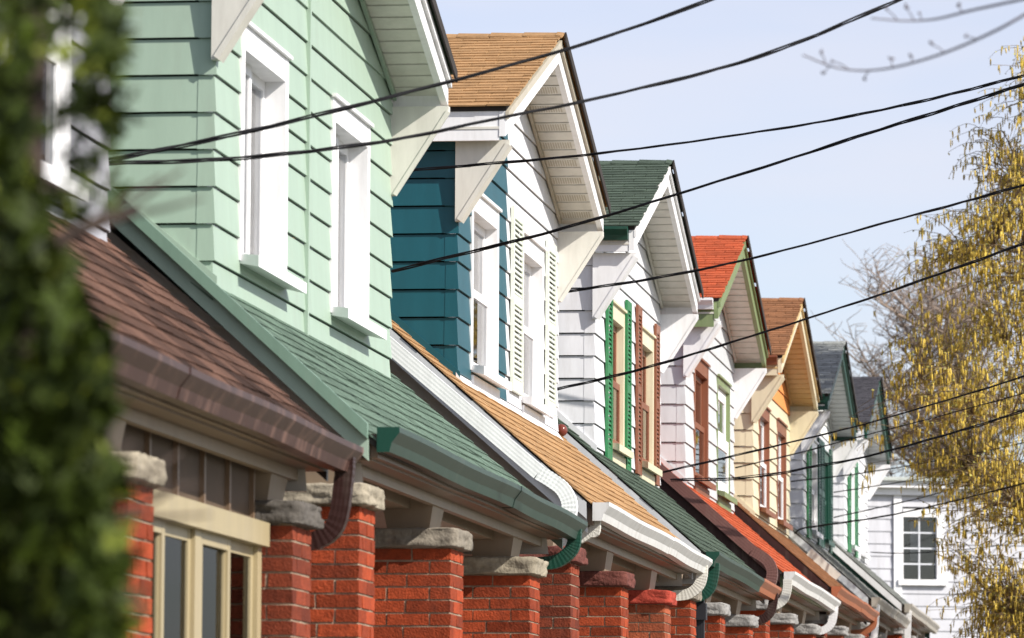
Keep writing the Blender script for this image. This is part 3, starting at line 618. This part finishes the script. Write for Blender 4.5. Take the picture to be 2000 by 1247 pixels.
cable(cpts([(1700, 1079), (1760, 1081), (1830, 1078), (1910, 1071), (2000, 1058), (2200, 1020)], 72, 72), 'thin nearly level cable crossing the many-paned window of the far white house', r=.006)

# ---------------------------------------------------------------- far white house, side on to the camera
YH = 84.0
c0 = at(1560, 962, YH); c1 = at(2330, 975, YH+2.2); zlow = 1.2
hb = empty('white_house', ((c0.x+c1.x)/2, YH+4, zlow), 'large white clapboard house closing the end of the row, facing the camera', 'house')
d = Vector((c1.x-c0.x, c1.y-c0.y, 0)); Lh = d.length; d.normalize(); nrm = Vector((d.y, -d.x, 0))
if nrm.y > 0: nrm = -nrm
ztop = (c0.z+c1.z)/2
def wp(s, z, o=0): p = c0+d*s; return Vector((p.x+nrm.x*o, p.y+nrm.y*o, z))
def ws(u, v): # pixel to wall coordinates
    r = cam2w(Vector((u-CX, v-CY, F_PX))); t = (c0-CAM).dot(nrm)/r.dot(nrm); p = CAM+r*t; return (p-c0).dot(d), p.z
s0, zt = ws(1763, 1010); s1, zb_ = ws(1829, 1133)
mb = MB(); z = zlow
while z < ztop-.02:
    z1 = min(z+.215, ztop); segs = [(0, Lh)]
    if z1 > zb_ and z < zt: segs = [(0, s0), (s1, Lh)]
    for a, b in segs:
        mb.poly([wp(a, z, .016), wp(b, z, .016), wp(b, z1, 0), wp(a, z1, 0)]); mb.poly([wp(a, z, .016), wp(b, z, .016), wp(b, z, -.01), wp(a, z, -.01)])
    z = z1
mb.build('clapboard_wall', paint('white clapboard', (.50, .505, .54)), hb)
def wbox(mb, s0, s1, z0, z1, o0, o1, m=0): mb.hexa([wp(s0, z0, o0), wp(s1, z0, o0), wp(s1, z1, o0), wp(s0, z1, o0), wp(s0, z0, o1), wp(s1, z0, o1), wp(s1, z1, o1), wp(s0, z1, o1)], m)
mb = MB(); wbox(mb, -.1, Lh+.1, ztop-.02, ztop+.1, .018, .10); wbox(mb, -.15, Lh+.15, ztop+.1, ztop+.22, .018, .22); mb.build('cornice', WHITE, hb)
mb = MB(); k = 5.5
mb.hexa([wp(-.2, ztop+.22, .3), wp(Lh+.2, ztop+.22, .3), wp(Lh+.2, ztop+.27, .3), wp(-.2, ztop+.27, .3), wp(-.2, ztop+.62, -k), wp(Lh+.2, ztop+.62, -k), wp(Lh+.2, ztop+.67, -k), wp(-.2, ztop+.67, -k)]); mb.build('roof', M('pale grey green roofing', (.42, .45, .42), .9, noise=.2), hb)
mb = MB(); wbox(mb, s0-.17, s0-.03, zb_-.7, zt+.55, .017, .05); wbox(mb, s0-.03, s0, zb_-.1, zt+.06, -.06, .045); wbox(mb, s1, s1+.13, zb_-.1, zt+.06, -.06, .045); wbox(mb, s0, s1, zt, zt+.14, -.06, .044); wbox(mb, s0-.1, s1+.18, zb_-.1, zb_, -.06, .09)
fw = mb.build('window', WHITE, hb)
mb = MB(); nc, nr = 2, 4
for i in range(1, nc): s = s0+(s1-s0)*i/nc; wbox(mb, s-.013, s+.013, zb_, zt, -.05, -.02)
for j in range(1, nr): z = zb_+(zt-zb_)*j/nr; wbox(mb, s0, s1, z-.013, z+.013, -.05, -.021)
mb.build('muntin', paint('grey white muntin', (.6, .62, .66)), fw)
mb = MB(); wbox(mb, s0, s1, zb_, zt, -.045, -.04); mb.build('pane', GLASS, fw)
mb = MB(); wbox(mb, s0-.3, s1+.3, zb_-.3, zt+.3, -.9, -.88); mb.build('room_back', DARK, fw)
mb = MB(); wbox(mb, s0+.24, s0+.42, zt-.75, zt-.05, -.4, -.38); mb.build('curtain', CURTG, fw)

# ---------------------------------------------------------------- trees
BARK = M('dark birch bark', (.20, .145, .085), .9, noise=.35, nscale=12, bump=.4); PALEBARK = M('pale birch bark', (.40, .34, .28), .9, noise=.35, nscale=10)
CATK = M('yellow catkins', (.52, .38, .07), .8, isl=.45, spec=.2); LEAF = M('young green leaves', (.34, .32, .08), .6, isl=.4)
def limb(p0, dirv, L, r0, r1, n=8, droop=0, wig=.12, rnd=random):
    P = [Vector(p0)]; d = Vector(dirv).normalized()
    for i in range(n):
        d = (d+Vector((rnd.uniform(-wig, wig), rnd.uniform(-wig, wig), rnd.uniform(-wig, wig)-droop))).normalized(); P.append(P[-1]+d*(L/n))
    return P, [r0+(r1-r0)*i/n for i in range(n+1)]
def birch():
    rnd = random.Random(11); yb = 60.0; xb = -.35; zg = .0205*yb
    root = empty('birch_tree', (xb, yb, zg), 'tall tree hung with yellow catkins in front of the far white house', 'tree')
    tr = MB(); br = MB(); ck = MB(); lf = MB()
    path = [Vector((xb+.15*math.sin(i*.7), yb+.1*math.cos(i), zg+i*1.05)) for i in range(11)]
    tr.tube(path, 0, 10, radii=[.20-.017*i for i in range(11)])
    def reach(z):    # how far the crown spreads at height z (uneven outline)
        T = [(3.55, 2.5), (4.16, 2.6), (4.79, 2.85), (5.42, 3.25), (6.05, 3.75), (6.62, 3.6), (7.0, 3.2), (7.63, 3.1), (8.58, 2.9), (9.2, 2.4), (10.16, 2.0), (10.7, 1.6), (11.1, .9)]
        if z <= T[0][0]: return T[0][1]
        for (a, b), (c, d_) in zip(T[:-1], T[1:]):
            if z <= c: return b+(d_-b)*(z-a)/(c-a)
        return .8
    tips = []
    def catkin(p, L):
        tilt = Vector((rnd.uniform(-.12, .12), rnd.uniform(-.12, .12), -1)).normalized(); r = rnd.uniform(.006, .0105)
        ck.tube([p, p+tilt*L*.3, p+tilt*L*.75, p+tilt*L], 0, 5, radii=[r*.5, r, r*.95, r*.3])
    def leaf(p):
        a = Vector((rnd.uniform(-1, 1), rnd.uniform(-1, 1), rnd.uniform(-1, .3))).normalized()*rnd.uniform(.02, .05); b = a.cross(Vector((rnd.uniform(-1, 1), rnd.uniform(-1, 1), 1))).normalized()*.014
        lf.poly([p, p+a*.5+b, p+a, p+a*.5-b])
    def bez(a, b, c, n): return [a*(1-t)**2+b*2*t*(1-t)+c*t*t for t in [i/n for i in range(n+1)]]
    mains = []
    for k in range(34):
        z = rnd.uniform(3.0, 11.0); ang = rnd.uniform(0, 6.28) if k % 3 == 0 else math.pi+rnd.uniform(-1.2, 1.2)
        rr = max(.3, reach(z)-.3)*rnd.uniform(.55, .9); hb_ = max(2.0, z-rnd.uniform(.6, 2.0)); i = min(int((hb_-zg)/1.05), 9); a = Vector((path[i].x, path[i].y, hb_))
        c = Vector((xb+rr*math.cos(ang), yb+rr*math.sin(ang), z)); b = a.lerp(c, .55)+Vector((0, 0, .5)); P = bez(a, b, c, 9)
        for q in P[1:]: q += Vector((rnd.uniform(-.06, .06), rnd.uniform(-.06, .06), rnd.uniform(-.06, .06)))
        br.tube(P, 0, 5, radii=[.042-.0037*t for t in range(10)]); mains.append(P)
    for k in range(1750):
        z = rnd.uniform(2.6, 11.3); ang = rnd.uniform(0, 6.28) if k % 3 == 0 else math.pi+rnd.uniform(-1.35, 1.35)
        rr = reach(z)*math.sqrt(rnd.uniform(.05, 1.0))*rnd.uniform(.88, 1.03); e = Vector((xb+rr*math.cos(ang), yb+rr*math.sin(ang), z))
        st = min((q for P in mains for q in P[3:]), key=lambda q: (q-e).length+(1.5 if q.z > e.z+.2 else 0)); D = (e-st).length
        if D > 2.2: continue
        P = bez(st, st.lerp(e, .5)+Vector((rnd.uniform(-.1, .1), rnd.uniform(-.1, .1), .15+.12*D)), e, 6); br.tube(P, 0, 4, radii=[.010-.0012*t for t in range(7)])
        for _ in range(rnd.randint(2, 4)):
            q = P[rnd.randint(2, 6)]; a2 = rnd.uniform(0, 6.28); L2 = rnd.uniform(.25, .75); P2, r2 = limb(q, (math.cos(a2), math.sin(a2), rnd.uniform(-.2, .9)), L2, .005, .0022, 5, droop=rnd.uniform(.1, .35), wig=.25, rnd=rnd)
            br.tube(P2, 0, 3, radii=r2)
            for t in range(1, 6):
                if rnd.random() < .66:
                    for _ in range(rnd.choice((1, 1, 2, 2))): catkin(P2[t]+Vector((rnd.uniform(-.03, .03), rnd.uniform(-.03, .03), 0)), rnd.uniform(.06, .13))
                if rnd.random() < .95: leaf(P2[t])
    tr.build('trunk', PALEBARK, root, smooth=True, fix=False); br.build('branches', BARK, root, smooth=True, fix=False)
    c = ck.build('catkins', CATK, root, smooth=True, fix=False); tag(c, kind='stuff'); l = lf.build('leaves', LEAF, root, fix=False); tag(l, kind='stuff')
birch()
def bare(x, y, z1, spread, label, seed, n=46, mat=None):
    rnd = random.Random(seed); zg = .0205*y; root = empty('bare_tree', (x, y, zg), label, 'tree'); tr = MB(); br = MB(); H = z1-zg
    path = [Vector((x+.12*math.sin(i), y, zg+i*H*.09)) for i in range(10)]; tr.tube(path, 0, 8, radii=[.22-.02*i for i in range(10)])
    for k in range(n):
        i = rnd.randint(3, 9); a = rnd.uniform(0, 6.28)
        P, rr = limb(path[i], (math.cos(a), math.sin(a), rnd.uniform(.5, 1.2)), spread*rnd.uniform(.6, 1.1), .05, .012, 9, droop=-.03, wig=.16, rnd=rnd); br.tube(P, 0, 4, radii=rr)
        for j in range(3, 10):
            for _ in range(3):
                a2 = rnd.uniform(0, 6.28); P2, r2 = limb(P[j], (math.cos(a2), math.sin(a2), rnd.uniform(.1, 1)), rnd.uniform(.5, 1.2), .014, .006, 5, droop=-.05, wig=.25, rnd=rnd); br.tube(P2, 0, 3, radii=r2)
                for t in (2, 3, 4, 5):
                    a3 = rnd.uniform(0, 6.28); P3, r3 = limb(P2[t], (math.cos(a3), math.sin(a3), rnd.uniform(.2, 1)), rnd.uniform(.15, .45), .009, .005, 3, wig=.3, rnd=rnd); br.tube(P3, 0, 3, radii=r3)
    mt = M('grey brown twigs', (.30, .235, .19), .9, noise=.2); tr.build('trunk', mt, root, smooth=True, fix=False); br.build('branches', mt, root, smooth=True, fix=False)
q = at(1830, 700, 104); bare(q.x, 104, at(1800, 470, 104).z, 2.4, 'leafless brown twiggy tree behind the catkin tree', 5, n=70)
q = at(1672, 800, 120); bare(q.x, 120, at(1670, 742, 120).z, 1.0, 'small leafless treetop just showing above the slate purple roof', 8, n=22)

# blurred twig sprays close to the camera, upper right
def twig(uv, y, label, seed, buds):
    rnd = random.Random(seed); pts = [at(u, v, y+.15*math.sin(k)) for k, (u, v) in enumerate(uv)]; path = smooth_path(pts, 8); mb = MB(); n = len(path)
    root = empty('bare_twig', path[0], label, 'twig', None)
    mb.tube(path, 0, 7, radii=[.0022+.0026*(i/n) for i in range(n)])
    for (t, L, a) in buds:
        i = int(t*(n-1)); tdir = (path[min(i+1, n-1)]-path[max(i-1, 0)]).normalized(); s = Vector((math.cos(a), .2, math.sin(a))); e = path[i]+(s-tdir*.6).normalized()*L
        mb.tube([path[i], path[i].lerp(e, .5)+Vector((0, 0, .003)), e], 0, 5, radii=[.002, .0017, .0016])
        for _ in range(3):
            e2 = e+Vector((rnd.uniform(-1, 1), rnd.uniform(-1, 1), rnd.uniform(-.3, 1.2))).normalized()*rnd.uniform(.006, .016); mb.tube([e, e.lerp(e2, .6), e2], 0, 5, radii=[.0025, .0036, .001])
    o = mb.build('twig_wood', M('grey twig bark', (.13, .115, .13), .8, noise=.2), root, smooth=True)
twig([(1568, 108), (1640, 134), (1720, 136), (1820, 112), (1920, 72), (2010, 24), (2200, -90)], 13.0, 'blurred budding twig hanging close to the camera, the longer lower one', 1, [(.12, .03, 1.6), (.13, .03, -1.9), (.22, .05, 2.4), (.3, .03, -1.7), (.38, .03, 1.3), (.44, .02, 1.2), (.55, .05, 2.2), (.66, .035, 2.6)])
twig([(1702, 36), (1770, 41), (1830, 37), (1900, 20), (2000, -2), (2200, -50)], 13.0, 'blurred budding twig hanging close to the camera, the short upper one', 2, [(.16, .045, 2.1), (.26, .04, 1.6), (.3, .02, 1.2), (.55, .03, 1.9)])

# cedar close to the camera on the left
def cedar():
    rnd = random.Random(3); y = 6.0; c = at(-170, 623, y); zg = .0205*y
    root = empty('cedar_tree', (c.x, y, zg), 'out of focus green cedar close to the camera at the left', 'tree'); tr = MB(); fo = MB(); br = MB()
    k = at(52, 600, y+.12); path = [Vector((k.x+.006*math.sin(i), y+.12, zg+i*.36)) for i in range(11)]; tr.tube(path, 0, 9, radii=[.030-.0012*i for i in range(11)])
    def spray(p, size, n):
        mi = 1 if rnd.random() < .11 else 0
        ax = Vector((rnd.uniform(-.3, .6), rnd.uniform(-.6, .3), rnd.uniform(-.4, .9))).normalized()
        pl = ax.cross(Vector((rnd.uniform(-1, 1), rnd.uniform(-1, 1), rnd.uniform(-1, 1)))).normalized()
        for i in range(n):
            t = rnd.random(); q = p+ax*size*(t-.5)*1.4; dv = (ax*.8+pl*rnd.choice((-1, 1))*rnd.uniform(.4, 1)).normalized(); L = rnd.uniform(.010, .026); wv = dv.cross(ax.cross(pl)).normalized()*rnd.uniform(.0025, .0045)
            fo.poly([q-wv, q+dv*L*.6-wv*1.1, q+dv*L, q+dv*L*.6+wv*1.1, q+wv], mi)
    # foliage masses: (u, v, ru, rv, count)
    blobs = [(200, 50, 38, 80, 42), (190, 150, 38, 70, 44), (150, 20, 60, 50, 26), (215, 240, 24, 60, 16), (10, 60, 40, 120, 75), (20, 200, 40, 90, 60), (10, 330, 40, 110, 70), (45, 420, 40, 60, 30), (100, 60, 40, 80, 16), (165, 310, 30, 45, 10), (120, 215, 40, 40, 9), (125, 400, 45, 25, 10),
             (205, 400, 30, 40, 6), (30, 500, 55, 60, 60), (70, 560, 70, 60, 80), (60, 650, 85, 80, 150), (150, 690, 60, 60, 75), (80, 780, 95, 70, 150), (150, 800, 60, 60, 70), (60, 880, 100, 70, 170), (150, 940, 65, 70, 90), (60, 1010, 105, 80, 170), (175, 1050, 50, 80, 70), (100, 1120, 115, 80, 190), (190, 1130, 50, 70, 55), (90, 1210, 125, 70, 190), (200, 1220, 45, 60, 40), (-90, 300, 80, 500, 240), (-120, 900, 120, 400, 420)]
    for (u, v, ru, rv, n) in blobs:
        for _ in range(n):
            a = rnd.uniform(0, 6.28); r = math.sqrt(rnd.random()); yy = y+rnd.uniform(-.35, .45)
            spray(at(u+ru*r*1.12*math.cos(a), v+rv*r*1.12*math.sin(a), yy), rnd.uniform(.025, .045), 11 if v < 480 else 15)
    rad = [Vector((c.x-.35, y, 0))]
    for _ in range(900):      # the side of the crown beyond the picture
        a = rnd.uniform(0, 6.28); z = rnd.uniform(.5, 4.3); r = .55*(1-(z-.5)/4.6)*math.sqrt(rnd.random())
        p = Vector((c.x-.32+r*math.cos(a), y+r*math.sin(a), z)); spray(p, .08, 22)
    for _ in range(40):
        i = rnd.randint(2, 9); a = rnd.uniform(-.9, 3.6); P, rr = limb(path[i], (math.cos(a), math.sin(a)*.5, .3), .25, .007, .002, 5, wig=.15, rnd=rnd); tr.tube(P, 0, 4, radii=rr)
    tr.build('trunk', M('cedar bark', (.05, .035, .028), .9, noise=.3), root, smooth=True)
    f = fo.build('foliage', [M('cedar foliage', (.030, .046, .004), .6, isl=.4, noise=.97, nscale=9, spec=.2), M('painted sunlit cedar', (.135, .165, .012), .6, isl=.4)], root, fix=False); tag(f, kind='stuff')  # second, brighter colour paints sunlit highlights onto random sprays
cedar()

# ---------------------------------------------------------------- ground, mostly below the picture
def sheet(name, x0, x1, y0, y1, off, mat):
    mb = MB(); mb.poly([(x0, y0, .0205*y0+off), (x1, y0, .0205*y0+off), (x1, y1, .0205*y1+off), (x0, y1, .0205*y1+off)]); o = mb.build(name, mat, fix=False); tag(o, kind='structure'); return o
sheet('ground', -1500, 1500, -200, 130, -.06, M('lawn', (.085, .082, .036), .95, noise=.35, nscale=1.5))
mb = MB(); z = .0205*130-.06; mb.poly([(-1500, 130, z), (1500, 130, z), (1500, 1800, z), (-1500, 1800, z)]); tag(mb.build('far_ground', MATS['lawn'], fix=False), kind='structure')
mb = MB()
def slab(x0, x1, lo, hi): 
    mb.hexa([(x0, -60, -1.23+lo), (x1, -60, -1.23+lo), (x1, 129, .0205*129+lo), (x0, 129, .0205*129+lo), (x0, -60, -1.23+hi), (x1, -60, -1.23+hi), (x1, 129, .0205*129+hi), (x0, 129, .0205*129+hi)])
slab(-1.4, .2, -.2, 0.0); tag(mb.build('sidewalk', M('pale concrete', (.26, .25, .23), .9, noise=.15)), kind='structure')
mb = MB(); slab(1.3, 9.5, -.3, -.02); tag(mb.build('road', M('asphalt', (.055, .055, .055), .9, noise=.2)), kind='structure')
